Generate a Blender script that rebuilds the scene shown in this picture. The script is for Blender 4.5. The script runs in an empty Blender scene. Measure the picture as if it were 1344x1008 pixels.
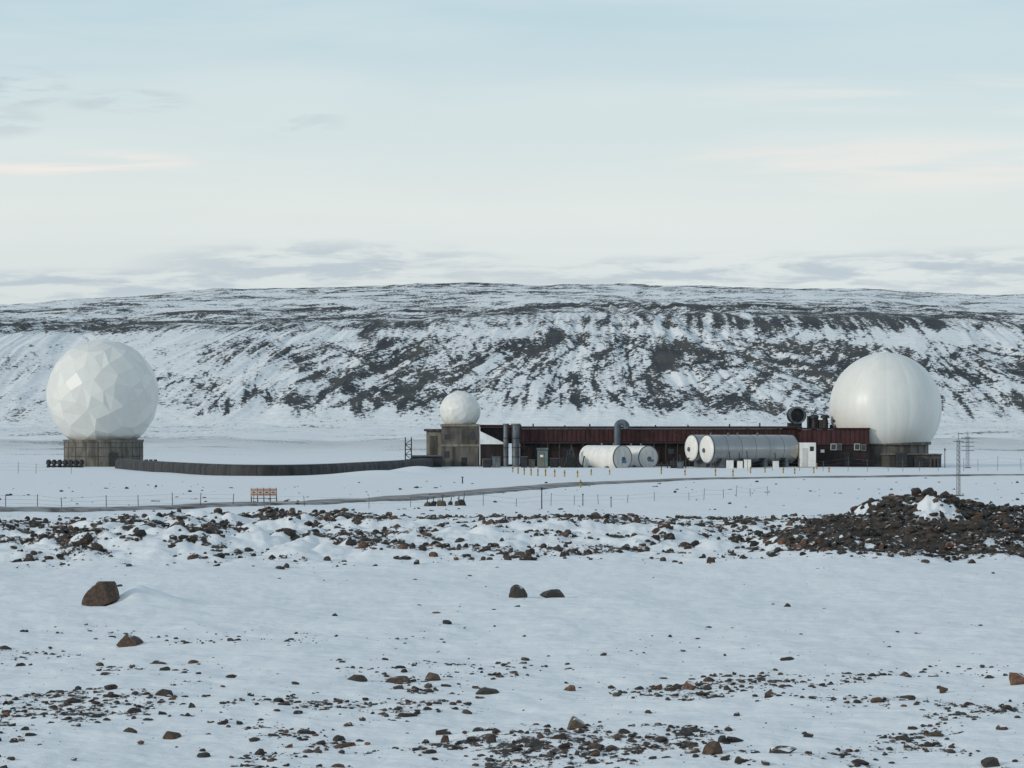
import bpy, bmesh, math, random
import numpy as np
from mathutils import Vector, Matrix
random.seed(7); rng=np.random.default_rng(7)
F=3733.0; H=6.4; EY=560.0
scene=bpy.context.scene
scene.view_settings.view_transform='Standard'
scene.view_settings.look='None'
scene.view_settings.exposure=0

# ------------------------------------------------------------------ noise
_p=rng.permutation(512); _p=np.concatenate([_p,_p]); _ga=rng.uniform(0,2*np.pi,512)
_gx=np.cos(_ga); _gy=np.sin(_ga)
def perlin(x,y,seed=0):
    x=np.asarray(x,float)+seed*17.31; y=np.asarray(y,float)+seed*9.77
    xi=np.floor(x).astype(np.int64); yi=np.floor(y).astype(np.int64)
    xf=x-xi; yf=y-yi
    u=xf*xf*xf*(xf*(xf*6-15)+10); v=yf*yf*yf*(yf*(yf*6-15)+10)
    def g(ix,iy,fx,fy):
        h=_p[(_p[ix&511]+iy)&511]
        return _gx[h]*fx+_gy[h]*fy
    a=g(xi,yi,xf,yf); b=g(xi+1,yi,xf-1,yf); c=g(xi,yi+1,xf,yf-1); d=g(xi+1,yi+1,xf-1,yf-1)
    return (a+(b-a)*u)+((c+(d-c)*u)-(a+(b-a)*u))*v
def fbm(x,y,o=4,seed=0,gain=.5):
    s=0;a=1.;f=1.
    for i in range(o):
        s=s+a*perlin(x*f,y*f,seed+i*3.1); a*=gain; f*=2.03
    return s
def sst(a,b,x):
    t=np.clip((x-a)/(b-a),0,1); return t*t*(3-2*t)

# ------------------------------------------------------------------ terrain
RX=np.array([-1500,-700,-468,-329,-259,-160,-78,60,159,298,468,700,1500.])
RY=np.array([452,425,405,388,381,377,374,374.5,376,380,390,400,430.])
EX=np.array([-900,-270,-150,-50,20,100,160,270,900.])
EYp=np.array([445,432,426,419,411,410,412,424,440.])
def gs(x,y,cx,cy,sx,sy,a): return a*np.exp(-((x-cx)/sx)**2-((y-cy)/sy)**2)
def base_hill(x,y):
    foot=1150+60*perlin(x/260,y*0+3.3,1)
    top=1500+35*perlin(x/120,y*0+1.3,2)
    ez=H+(EY-np.interp(x,EX,EYp))/F*1500
    t=np.clip((y-foot)/(top-foot),0,1)
    prof=1-(1-t**1.12)**1.35
    z=6.0*sst(560,1150,y)+ (ez-6.0)*prof
    rz=H+(EY-np.interp(x,RX,RY))/F*2600
    q=np.clip((y-top)/(2600-top),0,1)
    z=z+(rz-ez)*(q*0.85+0.15*np.sin(q*np.pi*.5))
    z=z-np.clip(y-2600,0,None)**1.5*0.002
    return z,t,q
def height(x,y):
    x=np.asarray(x,float); y=np.asarray(y,float)
    z,t,q=base_hill(x,y)
    near=1-sst(170,330,y)
    z=z+near*(0.42*fbm(x/19,y/24,3,5)+0.12*fbm(x/3.1,y/4.5,3,6))
    z=z+(1-sst(100,200,y))*(.045*fbm(x/.9,y/1.1,3,8)+.11*fbm((x+.4*y)/5.5,y/2.2,3,14))
    z=z+(1-near)*(1-sst(600,700,y))*0.10*fbm(x/14,y/14,2,7)
    # hummocky moraine belt
    belt=sst(130,146,y)*(1-sst(170,205,y))
    rough=np.abs(fbm(x/3.6,y/5.0,3,9))
    rough2=np.abs(fbm(x/1.5,y/2.2,3,13))
    left=np.exp(-((x+17)/9.)**4)
    z=z+belt*(0.20+0.30*left+.85*rough*(0.7+.6*left)+.28*rough2*(.7+.3*left))
    for cx,cy,sx,sy,a in ((-22,150,3.2,4,.50),(-17,144,2.6,4,.5),(-12.5,152,2.4,4,.5),(-8,158,3,4,.45),(-1.5,150,3.4,4,.4),(3,162,4,5,.5),(8,152,3,4,.45),(12,165,4,5,.4),(-30,158,4,5,.5)):
        z=z+gs(x,y,cx,cy,sx,sy,a)*(1+.5*fbm(x/2,y/3,3,15))
    z=z+gs(x,y,-1,160,7,8,.2)+gs(x,y,8,165,8,8,.25)
    # rocky mound at right
    m=gs(x,y,20.6,147,4.8,10,1.65)+gs(x,y,29,152,8.5,12,1.15)+gs(x,y,15.5,141,3.5,8,.6)+gs(x,y,42,155,9,12,1.0)
    z=z+m*(1+.4*fbm(x/2.4,y/3.2,4,11,.6))
    # little drifts
    z=z+gs(x,y,-13.6,102.5,.7,1.6,.40)+gs(x,y,-12.7,102.5,1.2,1.8,.25)
    z=z+gs(x,y,-44,212,9,12,.4)+gs(x,y,-17,372,6,5,.7)+gs(x,y,-13,395,4,5,.9)+gs(x,y,60,330,30,20,.5)
    # hill relief
    hm=sst(1120,1250,y)*(1-sst(2550,2650,y))
    sh=perlin(x/130,y*0,21)*2.2
    cliff=np.clip(t*4,0,1)*(1-q*3).clip(0,1)
    z=z-cliff*3.9*np.abs(fbm((x+sh*z)/26,z/60,4,22))
    z=z+sst(0.0,.1,q)*hm*3.5*fbm(x/70,y/110,4,23)
    z=z+(1-cliff)*sst(560,800,y)*(1-sst(1200,1300,y))*1.7*fbm(x/42,y/60,4,24)
    return z
def mound_mask(x,y):
    m=gs(x,y,20.6,145,5.2,11,1.9)+gs(x,y,29,150,8.5,12,1.6)+gs(x,y,15.5,140,3.8,8,.9)+gs(x,y,42,155,9,12,1.2)
    return np.clip((m-.25)/1.1,0,1.2)
def density(x,y):
    c=fbm(x/5.5,y/7.5,4,31); c2=fbm(x/1.6,y/2.6,3,33)
    fg=(1-sst(70,78,y))*1.0+ (sst(70,78,y)*(1-sst(84,92,y)))*.5*(sst(2,-8,x)+.12)
    fg=fg*sst(-.05,.42,c*1.15+.6*c2)
    bare=sst(84,92,y)*(1-sst(122,134,y))*.26*sst(.2,.5,c+.3*c2)
    left=np.exp(-((x+17)/10.)**4)
    belt=sst(130,142,y)*(1-sst(185,210,y))*(0.95+.25*left)*sst(-.22,.28,c+.8*c2)
    far=sst(205,215,y)*(1-sst(300,340,y))*.22*sst(.05,.5,c)
    mm=mound_mask(x,y)*sst(-.6,.1,c*.8+.8*c2+.1)*1.4
    return np.clip(fg+bare+belt+far+mm,0,1.6)

u_in=np.linspace(-.2,.2,861); u_out=np.linspace(.2,.9,90)[1:]
U=np.concatenate([-u_out[::-1],u_in,u_out])
def inv(a,b,n): return 1/np.linspace(1/a,1/b,n,endpoint=False)
rows=np.concatenate([np.linspace(-60,40,12,endpoint=False),inv(40,130,330),inv(130,215,190),inv(215,560,130),
     inv(560,1130,80),np.linspace(1130,1560,280,endpoint=False),np.linspace(1560,2650,170,endpoint=False),np.linspace(2650,6000,14)])
UU,YY=np.meshgrid(U,rows)
XX=UU*(np.maximum(YY,0)+ 30*np.exp(-np.maximum(YY,0)/30))
XX[YY<40]=(UU*(40+30*math.exp(-40/30)))[YY<40]*1.0
ZZ=height(XX,YY)
nr,nc=XX.shape
verts=np.stack([XX,YY,ZZ],-1).reshape(-1,3)
def mesh_from_np(name,v,faces,smooth=True):
    me=bpy.data.meshes.new(name)
    k=faces.shape[1]
    me.vertices.add(len(v)); me.vertices.foreach_set('co',v.astype(np.float32).ravel())
    me.loops.add(faces.size); me.loops.foreach_set('vertex_index',faces.astype(np.int32).ravel())
    me.polygons.add(len(faces)); me.polygons.foreach_set('loop_start',np.arange(0,faces.size,k,dtype=np.int32))
    me.polygons.foreach_set('use_smooth',np.full(len(faces),smooth))
    me.update(calc_edges=True); me.validate()
    return me
idx=np.arange(nr*nc).reshape(nr,nc)
fc=np.stack([idx[:-1,:-1],idx[:-1,1:],idx[1:,1:],idx[1:,:-1]],-1).reshape(-1,4)
ter=mesh_from_np('snow_terrain',verts,fc)
# rock attribute
bz,tt,qq=base_hill(XX,YY)
sfrac=np.clip((ZZ-6)/56,0,1.1)
wx=9*fbm(XX/38,ZZ/30,3,42)
shear=perlin(XX/80,ZZ/70,41)*2.6-0.7*sst(60,160,XX)
a_=(XX+shear*ZZ+wx)
n1=fbm(a_/8,ZZ/22,4,43,.64)
n1b=fbm((XX-1.5*ZZ+wx)/9,ZZ/24,4,48,.64)
rd1=np.clip(1-np.abs(fbm(a_/17,ZZ/50,3,49))*7,0,1)
rd2=np.clip(1-np.abs(fbm((XX+1.6*ZZ-wx)/20,ZZ/40,3,50))*7,0,1)
rd3=np.clip(1-np.abs(fbm((XX-1.9*ZZ+wx)/22,ZZ/40,3,52))*7,0,1)
n2=fbm(XX/48,ZZ/18,3,44)
n3=fbm(XX/20,ZZ/8,3,51)
n4=fbm(XX/3.2,ZZ/5,2,56)
xpx=672+F*XX/np.maximum(YY,1)
wside=.30+.70*sst(160,400,xpx)
wface=sst(.04,.22,sfrac)*(1-sst(.62,.90,sfrac))*wside
wedge=sst(.82,.93,sfrac)*(1-sst(.0,.05,qq))
fing=sst(.60,.95,sfrac)*(.25+.75*sst(500,1000,xpx))*np.clip(fbm((XX-.4*ZZ+.4*wx)/4.5,ZZ/40,3,53)+.15,-.2,1)
outc=np.exp(-((XX+72)/6)**2-((ZZ-53)/4)**2)+np.exp(-((XX-21)/4)**2-((ZZ-52)/4.5)**2)+.7*np.exp(-((XX+62)/3)**2-((ZZ-46)/3)**2)
cl=-.30+.31*wface+.42*wedge+np.maximum(n1,n1b)*.50+n2*.30+n3*.28+.28*n4+wface*(.34*rd1+.26*rd2+.26*rd3)+.75*fing+.7*outc
foot=-.10+.55*fbm(XX/45,YY/35,4,45)+.16*fbm(XX/9,YY/9,2,54)
pl=.15+.55*fbm(XX/75,YY/60,5,46,.62)+.5*fbm(XX/14,YY/22,4,55,.6)+.20*(1-sst(.02,.28,qq))-.12*sst(.1,.5,qq)*(1-sst(.55,.9,qq))+.12*sst(.85,.97,qq)-.10*sst(150,420,XX)*sst(.05,.3,qq)
mC=sst(0.0,.12,tt)*(1-sst(0,.02,qq))
mP=sst(0,.02,qq)
rock_h=foot*(1-mC)*(1-mP)+cl*mC*(1-mP)+pl*mP
dn=density(XX,YY)
rock_n=-.215+.10*fbm(XX/3,YY/5,3,60)+dn*.37+.16*np.clip(mound_mask(XX,YY),0,1)*(dn>.5)+.05*sst(130,142,YY)*(1-sst(185,210,YY))*(dn>.3)
rock_m=-.10+.27*fbm(XX/30,YY/30,4,47)
b1=sst(222,240,YY); b2=sst(520,640,YY)
rockA=rock_n*(1-b1)+(rock_m*(1-b2)+rock_h*b2)*b1
at=ter.attributes.new('rock','FLOAT','POINT'); at.data.foreach_set('value',rockA.astype(np.float32).ravel())
at=ter.attributes.new('hill','FLOAT','POINT'); at.data.foreach_set('value',sst(450,1200,YY).astype(np.float32).ravel())
ter_ob=bpy.data.objects.new('snow_terrain',ter); scene.collection.objects.link(ter_ob)

# ------------------------------------------------------------------ materials
class N:
    def __init__(s,nt): s.nt=nt
    def n(s,t,**k):
        o=s.nt.nodes.new(t)
        for a,b in k.items(): setattr(o,a,b)
        return o
    def l(s,a,b): s.nt.links.new(a,b)
    def val(s,sock,v):
        if isinstance(v,(int,float,tuple,list)): sock.default_value=v
        else: s.l(v,sock)
    def math(s,op,a,b=0,c=None,clamp=False):
        m=s.n('ShaderNodeMath',operation=op); m.use_clamp=clamp
        s.val(m.inputs[0],a); s.val(m.inputs[1],b)
        if c is not None: s.val(m.inputs[2],c)
        return m.outputs[0]
    def mix(s,f,a,b,bt='MIX'):
        m=s.n('ShaderNodeMix',data_type='RGBA',blend_type=bt)
        s.val(m.inputs[0],f); s.val(m.inputs[6],a); s.val(m.inputs[7],b); return m.outputs[2]
    def noise(s,vec,scale,detail=4,rough=.55):
        m=s.n('ShaderNodeTexNoise'); m.inputs['Scale'].default_value=scale; m.inputs['Detail'].default_value=detail
        m.inputs['Roughness'].default_value=rough
        if vec is not None: s.l(vec,m.inputs['Vector'])
        return m.outputs['Fac']
    def mapr(s,v,a,b,c=0,d=1,smooth=True):
        m=s.n('ShaderNodeMapRange'); m.interpolation_type='SMOOTHSTEP' if smooth else 'LINEAR'
        s.val(m.inputs[0],v); s.val(m.inputs[1],a); s.val(m.inputs[2],b); s.val(m.inputs[3],c); s.val(m.inputs[4],d); return m.outputs[0]
    def mapping(s,vec,sc):
        m=s.n('ShaderNodeMapping'); m.inputs['Scale'].default_value=sc; s.l(vec,m.inputs['Vector']); return m.outputs[0]
def newmat(name):
    m=bpy.data.materials.new(name); m.use_nodes=True
    b=m.node_tree.nodes['Principled BSDF']; return m,N(m.node_tree),b
def c4(c): return (c[0],c[1],c[2],1)
# terrain mat
M,k,b=newmat('snow_and_rock')
pos=k.n('ShaderNodeNewGeometry').outputs['Position']
ra=k.n('ShaderNodeAttribute',attribute_name='rock').outputs['Fac']; ha=k.n('ShaderNodeAttribute',attribute_name='hill').outputs['Fac']
sc_=k.mapr(ha,0,.6,3.0,.55,False)
vm=k.n('ShaderNodeVectorMath',operation='SCALE'); k.l(k.mapping(pos,(1,.45,1)),vm.inputs[0]); k.l(sc_,vm.inputs['Scale'])
nz=k.noise(vm.outputs[0],1.0,6,.72)
amp=k.math('ADD',1.1,k.math('MULTIPLY',k.mapr(ha,0,.6),1.3))
f=k.math('ADD',ra,k.math('MULTIPLY',k.math('SUBTRACT',nz,.5),amp))
fac=k.mapr(f,.17,.25)
cn=k.noise(pos,1.3,3)
snowN=k.mix(cn,c4((.69,.735,.775)),c4((.80,.825,.84)))
lo_=k.noise(pos,.03,3)
snowH=k.mix(lo_,c4((.72,.76,.795)),c4((.83,.845,.845)))
snowH=k.mix(k.mapr(f,-.10,.2,0,.30),snowH,c4((.36,.40,.43)))
snow=k.mix(ha,snowN,snowH)
rn=k.mix(k.mapr(cn,.35,.65),c4((.030,.025,.021)),c4((.075,.057,.045)))
rh=k.mix(k.mapr(lo_,.35,.65),c4((.028,.034,.041)),c4((.064,.064,.060)))
rc=k.mix(k.mapr(ha,0,.5),rn,rh)
k.l(k.mix(fac,snow,rc),b.inputs['Base Color'])
b.inputs['Roughness'].default_value=.75; b.inputs['Specular IOR Level'].default_value=.25
bp=k.n('ShaderNodeBump'); bp.inputs['Strength'].default_value=.9
k.l(k.mapr(ha,0,1,.14,1.8,False),bp.inputs['Distance'])
vm2=k.n('ShaderNodeVectorMath',operation='SCALE'); k.l(k.mapping(pos,(.7,1.2,1)),vm2.inputs[0]); k.l(k.mapr(ha,0,.5,1.3,.16,False),vm2.inputs['Scale'])
k.l(k.noise(vm2.outputs[0],1.0,5,.58),bp.inputs['Height']); k.l(bp.outputs[0],b.inputs['Normal'])
ter.materials.append(M)

def simple(name,col,rough=.6,metal=0,var=.25,scale=1.5,bump=0,streak=False,dark=None):
    M,k,b=newmat(name)
    pos=k.n('ShaderNodeNewGeometry').outputs['Position']
    v=k.mapping(pos,(1.3,1.3,.4)) if streak else pos
    n=k.noise(v,scale,6,.62)
    d=dark or tuple(x*(1-var*1.6) for x in col); h=tuple(min(1,x*(1+var*.5)) for x in col)
    k.l(k.mix(k.mapr(n,.3,.68),c4(d),c4(h)),b.inputs['Base Color'])
    k.l(k.mapr(n,.3,.7,min(1,rough+.12),max(.05,rough-.08)),b.inputs['Roughness'])
    b.inputs['Metallic'].default_value=metal
    if bump:
        bp=k.n('ShaderNodeBump'); bp.inputs['Strength'].default_value=.5; bp.inputs['Distance'].default_value=bump
        k.l(k.noise(pos,scale*4,5),bp.inputs['Height']); k.l(bp.outputs[0],b.inputs['Normal'])
    return M
concrete=simple('weathered_concrete',(.145,.137,.123),.85,0,.32,.8,.03,True)
concrete_d=simple('stained_concrete',(.080,.075,.069),.85,0,.35,.7,.03,True)
concrete_l=simple('pale_concrete',(.23,.21,.178),.85,0,.28,.8,.03,True)
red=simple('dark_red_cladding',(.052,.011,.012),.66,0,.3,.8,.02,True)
red_d=simple('deep_red_and_wall_shade',(.017,.006,.007),.68,0,.4,.8,.02,True)  # deeper red for trim; on lower walls it has their shade painted in
black=simple('dark_metal',(.019,.021,.025),.6,0,.3,2)
grey=simple('grey_steel',(.13,.15,.17),.5,.4,.3,1.5,0,True)
slate=simple('painted_duct',(.09,.125,.15),.5,0,.25,1.5,0,True)
white=simple('white_paint',(.76,.76,.73),.4,0,.10,1.0,0,True)
offw=simple('off_white_and_head_shade',(.55,.55,.53),.45,0,.12,1.0,0,True)  # off-white paint; on the white tanks' heads the shade is put into this colour
silver=simple('aluminium_cladding',(.36,.37,.37),.22,1,.06,.4,0,True)
silver_d=simple('aluminium_strap',(.20,.20,.21),.4,.9,.1,.7,0,True)
yellow=simple('yellow_paint',(.42,.28,.06),.6,0,.4,4)
orange=simple('orange_paint',(.50,.16,.06),.6,0,.3,4)
green=simple('green_grey_panel',(.13,.18,.175),.6,0,.2,2)
blue=simple('blue_marking',(.04,.10,.22),.5,0,.2,4)
snowm=simple('roof_snow',(.78,.81,.83),.8,0,.1,.8,.05)
asph=simple('snowy_road',(.28,.28,.28),.9,0,.5,.35,.03)
glass=simple('window_glass',(.03,.04,.05),.1,0,.2,2)
corr=simple('dark_tarred_cladding',(.036,.038,.040),.75,0,.35,.6,.05,True)
wood=simple('weathered_wood',(.10,.08,.06),.85,0,.3,5)
# rocks mat
rockm,k,b=newmat('moraine_stone')
pos=k.n('ShaderNodeNewGeometry').outputs['Position']; at_=k.n('ShaderNodeAttribute',attribute_name='col').outputs['Color']
nzz=k.noise(pos,9,5,.65)
base=k.mix(k.mapr(nzz,.35,.68,.0,1),k.mix(.65,at_,c4((.016,.015,.014))),at_)
nrm=k.n('ShaderNodeNewGeometry').outputs['Normal']; sp=k.n('ShaderNodeSeparateXYZ'); k.l(nrm,sp.inputs[0])
sn=k.math('MULTIPLY',k.mapr(sp.outputs[2],.7,.95),k.mapr(k.noise(pos,2.2,4),.53,.60))
k.l(k.mix(sn,base,c4((.78,.81,.83))),b.inputs['Base Color']); b.inputs['Roughness'].default_value=.85
bp=k.n('ShaderNodeBump'); bp.inputs['Strength'].default_value=.8; bp.inputs['Distance'].default_value=.05
k.l(nzz,bp.inputs['Height']); k.l(bp.outputs[0],b.inputs['Normal'])
# radome mat
def radome_mat(name,lo):
    M,k,b=newmat(name)
    a=k.n('ShaderNodeAttribute',attribute_name='panel').outputs['Fac']
    pos=k.n('ShaderNodeNewGeometry').outputs['Position']
    s=k.noise(k.mapping(pos,(1,1,.25)),.7,5,.6)
    c=k.mix(k.mapr(a,0,1,0,1,False),c4(lo),c4((.75,.76,.73)))
    c=k.mix(k.mapr(s,.45,.8,0,.35),c,c4((.58,.58,.54)))
    k.l(c,b.inputs['Base Color']); b.inputs['Roughness'].default_value=.38; b.inputs['Specular IOR Level'].default_value=.4
    return M
rdm=radome_mat('radome_panels',(.64,.66,.65)); seam=simple('radome_seam',(.57,.59,.58),.6,0,.08,2)

# ------------------------------------------------------------------ helpers
def empty(name,loc=(0,0,0)):
    e=bpy.data.objects.new(name,None); e.location=loc; e.empty_display_size=1; scene.collection.objects.link(e); return e
def finish(bm,name,mat,parent=None,smooth=False,angle=None):
    me=bpy.data.meshes.new(name); bm.to_mesh(me); bm.free()
    mats=mat if isinstance(mat,(list,tuple)) else [mat]
    for m in mats: me.materials.append(m)
    if smooth:
        me.polygons.foreach_set('use_smooth',[True]*len(me.polygons))
        try: me.set_sharp_from_angle(angle=math.radians(angle or 40))
        except Exception: pass
    ob=bpy.data.objects.new(name,me); scene.collection.objects.link(ob)
    if parent is not None:
        ob.parent=parent; ob.matrix_parent_inverse=Matrix.Translation(parent.location).inverted()
    return ob
def add_box(bm,x0,x1,y0,y1,z0,z1,bev=0,mi=0):
    r=bmesh.ops.create_cube(bm,size=1); vs=r['verts']
    for v in vs:
        v.co=Vector((x0+(v.co.x+.5)*(x1-x0),y0+(v.co.y+.5)*(y1-y0),z0+(v.co.z+.5)*(z1-z0)))
    fs=set(f for v in vs for f in v.link_faces)
    for f in fs: f.material_index=mi
    if bev:
        es=set(e for v in vs for e in v.link_edges)
        bmesh.ops.bevel(bm,geom=list(es),offset=bev,segments=1,affect='EDGES')
def box(name,x0,x1,y0,y1,z0,z1,mat,parent=None,bev=.04):
    bm=bmesh.new(); add_box(bm,x0,x1,y0,y1,z0,z1,bev); return finish(bm,name,mat,parent)
def add_lathe(bm,prof,org,axis,seg=32,mi=0):
    axis=Vector(axis).normalized(); org=Vector(org)
    q=Vector((0,0,1)).rotation_difference(axis)
    rings=[]
    for r,h in prof:
        if r<1e-5: rings.append([bm.verts.new(org+q@Vector((0,0,h)))])
        else: rings.append([bm.verts.new(org+q@Vector((r*math.cos(2*math.pi*i/seg),r*math.sin(2*math.pi*i/seg),h))) for i in range(seg)])
    for a,b_ in zip(rings[:-1],rings[1:]):
        for i in range(seg):
            j=(i+1)%seg
            if len(a)==1 and len(b_)==1: continue
            if len(a)==1: f=bm.faces.new((a[0],b_[i],b_[j]))
            elif len(b_)==1: f=bm.faces.new((a[i],b_[0],a[j]))
            else: f=bm.faces.new((a[i],b_[i],b_[j],a[j]))
            f.material_index=mi
def lathe(name,prof,org,axis,mat,parent=None,seg=32,angle=40):
    bm=bmesh.new(); add_lathe(bm,prof,org,axis,seg); bmesh.ops.recalc_face_normals(bm,faces=bm.faces); return finish(bm,name,mat,parent,True,angle)
def add_cyl(bm,p0,p1,r,seg=12,mi=0):
    p0=Vector(p0);p1=Vector(p1);L=(p1-p0).length
    add_lathe(bm,[(0,0),(r,0),(r,L),(0,L)],p0,p1-p0,seg,mi)
def cyl(name,p0,p1,r,mat,parent=None,seg=16):
    bm=bmesh.new(); add_cyl(bm,p0,p1,r,seg); bmesh.ops.recalc_face_normals(bm,faces=bm.faces); return finish(bm,name,mat,parent,True)
def X(px,D=460): return (px-672)/F*D
def Z(py,D=460): return H-(py-EY)/F*D
def gz(x,y): return float(height(np.array([x]),np.array([y]))[0])
def DG(py): return F*H/(py-EY)

# ------------------------------------------------------------------ radomes
def facet_dome(name,c,r,zcut,npts,jit,parent,seamw=.05,seed=1):
    rr=random.Random(seed); pts=[]
    for i in range(npts):
        zz=1-2*(i+.5)/npts; th=i*2.399963+rr.uniform(-jit,jit); zz=max(-.999,min(.999,zz+rr.uniform(-jit,jit)*.35))
        q=math.sqrt(1-zz*zz); pts.append(Vector((q*math.cos(th),q*math.sin(th),zz)))
    bm=bmesh.new(); lay=bm.faces.layers.float.new('panel')
    vs=[bm.verts.new(p*r*1.004) for p in pts]
    bmesh.ops.convex_hull(bm,input=vs)
    bmesh.ops.recalc_face_normals(bm,faces=bm.faces)
    es=[e for e in bm.edges if len(e.link_faces)==2 and e.calc_face_angle(9)<math.radians(9.5)]
    rr.shuffle(es); used=set(); dz=[]
    bm.faces.index_update()
    for e in es:
        a,b_=[f.index for f in e.link_faces]
        if a in used or b_ in used: continue
        used.add(a); used.add(b_); dz.append(e)
    bmesh.ops.dissolve_edges(bm,edges=dz[:int(len(dz)*.7)],use_verts=False)
    bmesh.ops.bisect_plane(bm,geom=bm.verts[:]+bm.edges[:]+bm.faces[:],plane_co=(0,0,zcut),plane_no=(0,0,-1),clear_outer=True)
    for f in bm.faces: f[lay]=rr.random()**.7
    res=bmesh.ops.inset_individual(bm,faces=bm.faces[:],thickness=seamw,depth=0)
    for f in res['faces']: f.material_index=1
    for v in bm.verts: v.co+=Vector(c)
    return finish(bm,name,[rdm,seam],parent)
def gore_dome(name,c,r,zcut,parent,g=30):
    rr=random.Random(5); bm=bmesh.new(); lay=bm.faces.layers.float.new('panel')
    per=6; seg=g*per; nl=72; rings=[]
    for j in range(nl+1):
        ph=math.asin(zcut/r)+(math.pi/2-math.asin(zcut/r))*j/nl
        ring=[]
        for i in range(seg):
            th=2*math.pi*i/seg; w=abs(math.sin(math.pi*(i/per)))
            k_=1 - (.0030 if i%per==0 else 0)*math.cos(ph) + .0012*w*math.cos(ph)
            ring.append(bm.verts.new((c[0]+r*k_*math.cos(ph)*math.cos(th),c[1]+r*k_*math.cos(ph)*math.sin(th),c[2]+r*k_*math.sin(ph))))
        rings.append(ring)
    gv=[rr.random() for _ in range(g)]
    hv=[[rr.random()*.45 for _ in range(8)] for _ in range(g)]
    for j in range(nl):
        for i in range(seg):
            n=(i+1)%seg
            f=bm.faces.new((rings[j][i],rings[j][n],rings[j+1][n],rings[j+1][i])); f[lay]=.2+gv[i//per]*.5+hv[i//per][j*8//nl]*.7; f.smooth=True
    ob=finish(bm,name,[rdm,seam],parent,True,60); return ob

# left
D=460; s=D/F
r1=empty('faceted_radome',(X(135),D,0))
facet_dome('dome_shell',(X(135),D,Z(518.5)),73.2*s,-(590-518.5)*s*.9,200,.12,r1,.028,3)
lathe('concrete_drum',[(0,-.5),(51.5*s,-.5),(51.5*s,Z(580)),(52.6*s,Z(580)+.02),(52.6*s,Z(577)),(0,Z(577))],(X(136),D,0),(0,0,1),concrete,r1,48)
bm=bmesh.new()
for i in range(20):
    a=2*math.pi*i/20; rr_=51.45*s
    p=Vector((X(136)+rr_*math.cos(a),D+rr_*math.sin(a),0)); add_cyl(bm,p+Vector((0,0,-.2)),p+Vector((0,0,Z(580))),.07,6)
for zz in (1.6,3.0): add_lathe(bm,[(51.5*s,zz),(51.5*s+.05,zz),(51.5*s+.05,zz+.10),(51.5*s,zz+.10)],(X(136),D,0),(0,0,1),48)
finish(bm,'drum_form_lines',concrete_d,r1)
box('drum_door',X(150),X(162),D-52.9*s*.97,D-50*s,-.2,Z(594),black,r1)
pm=empty('ventilation_manifold',(X(85,445),445,0))
bm=bmesh.new()
for i in range(7):
    x=X(64+i*7.2,445); add_cyl(bm,(x,445+random.uniform(-1,1),0),(x,445,Z(609,445)),.26,12); add_lathe(bm,[(0,0),(.42,0),(.42,.5),(.2,.75),(0,.75)],(x,445,Z(609.5,445)),(0,0,1),12)
add_box(bm,X(60,445),X(108,445),445.8,447,0.05,Z(611,445),.05)
finish(bm,'vent_stacks',black,pm)
bm=bmesh.new()
for i in range(3): 
    x=X(192+i*6,445); add_cyl(bm,(x,445,0),(x,445,Z(603,445)),.28,12)
finish(bm,'vent_stacks_small',black,pm)

# right
r2=empty('gored_radome',(X(1162),D,0))
gore_dome('dome_shell',(X(1162),D,Z(536)),73.2*s,-(582-536)*s,r2)
lathe('top_cap',[(0,-.15),(.9,-.1),(.7,.10),(.2,.15),(.10,.4),(0,.4)],(X(1162),D,Z(536)+73.2*s),(0,0,1),white,r2,20)
lathe('concrete_drum',[(0,-.5),(54*s,-.5),(54*s,Z(584)),(57.5*s,Z(583.5)),(57.5*s,Z(580)),(0,Z(580))],(X(1164),D,0),(0,0,1),concrete,r2,48)
bm=bmesh.new()
for i in range(22):
    a=2*math.pi*i/22; rr_=53.95*s
    p=Vector((X(1164)+rr_*math.cos(a),D+rr_*math.sin(a),0)); add_cyl(bm,p+Vector((0,0,-.2)),p+Vector((0,0,Z(584))),.07,6)
finish(bm,'drum_form_lines',concrete_d,r2)
box('equipment_annex',X(1160,450),X(1233,450),448,453,-.3,Z(597,450),concrete_d,r2)
box('annex_bay',X(1176,447),X(1190,447),446.5,448.1,-.3,Z(594,447),black,r2)
box('annex_bay_2',X(1200,447),X(1212,447),446.8,448.1,-.3,Z(600,447),black,r2)
box('annex_roof',X(1158,450),X(1234,450),447.7,453.3,Z(597,450)+.003,Z(595.5,450),concrete,r2)
for i in range(3): cyl('annex_vent_%d'%i,(X(1222+i*5,446),446,0),(X(1222+i*5,446),446,Z(602,446)),.3,black,r2)

# small radome on tower
r3=empty('small_radome',(X(604),D,0))
facet_dome('dome_shell',(X(604),D,Z(539.5)),26.6*s,-(558-539.5)*s,170,.10,r3,.010,9)
lathe('mount_ring',[(0,0),(24*s,0),(24*s,.45),(0,.45)],(X(604),D,Z(560)),(0,0,1),concrete_d,r3,32)
tw=empty('concrete_tower',(X(604),D,0))
T0=D-24*s
box('tower_shaft',X(580),X(629),T0,D+24*s,-.3,Z(560),concrete,tw,.08)
box('tower_parapet',X(578.5),X(630.5),T0-.25,D+24*s+.2,Z(560)+.003,Z(557),concrete_l,tw,.05)
box('tower_band',X(579.3),X(629.7),T0-.13,T0-.003,Z(586),Z(583),concrete_l,tw,.02)
box('tower_pier',X(594),X(597),T0-.2,T0-.003,-.2,Z(586.5),concrete_d,tw,.02)
box('tower_recess',X(606),X(627),T0-.05,T0+.2,Z(582),Z(562),concrete_d,tw,.01)
for i,(a,b_,c,d) in enumerate([(584,590,592,600),(584,590,570,576),(616,624,568,577),(606,613,600,613)]):
    box('tower_opening_%d'%i,X(a),X(b_),T0-.08,T0+.2,Z(d),Z(c),glass if i<3 else black,tw,.01)
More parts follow.
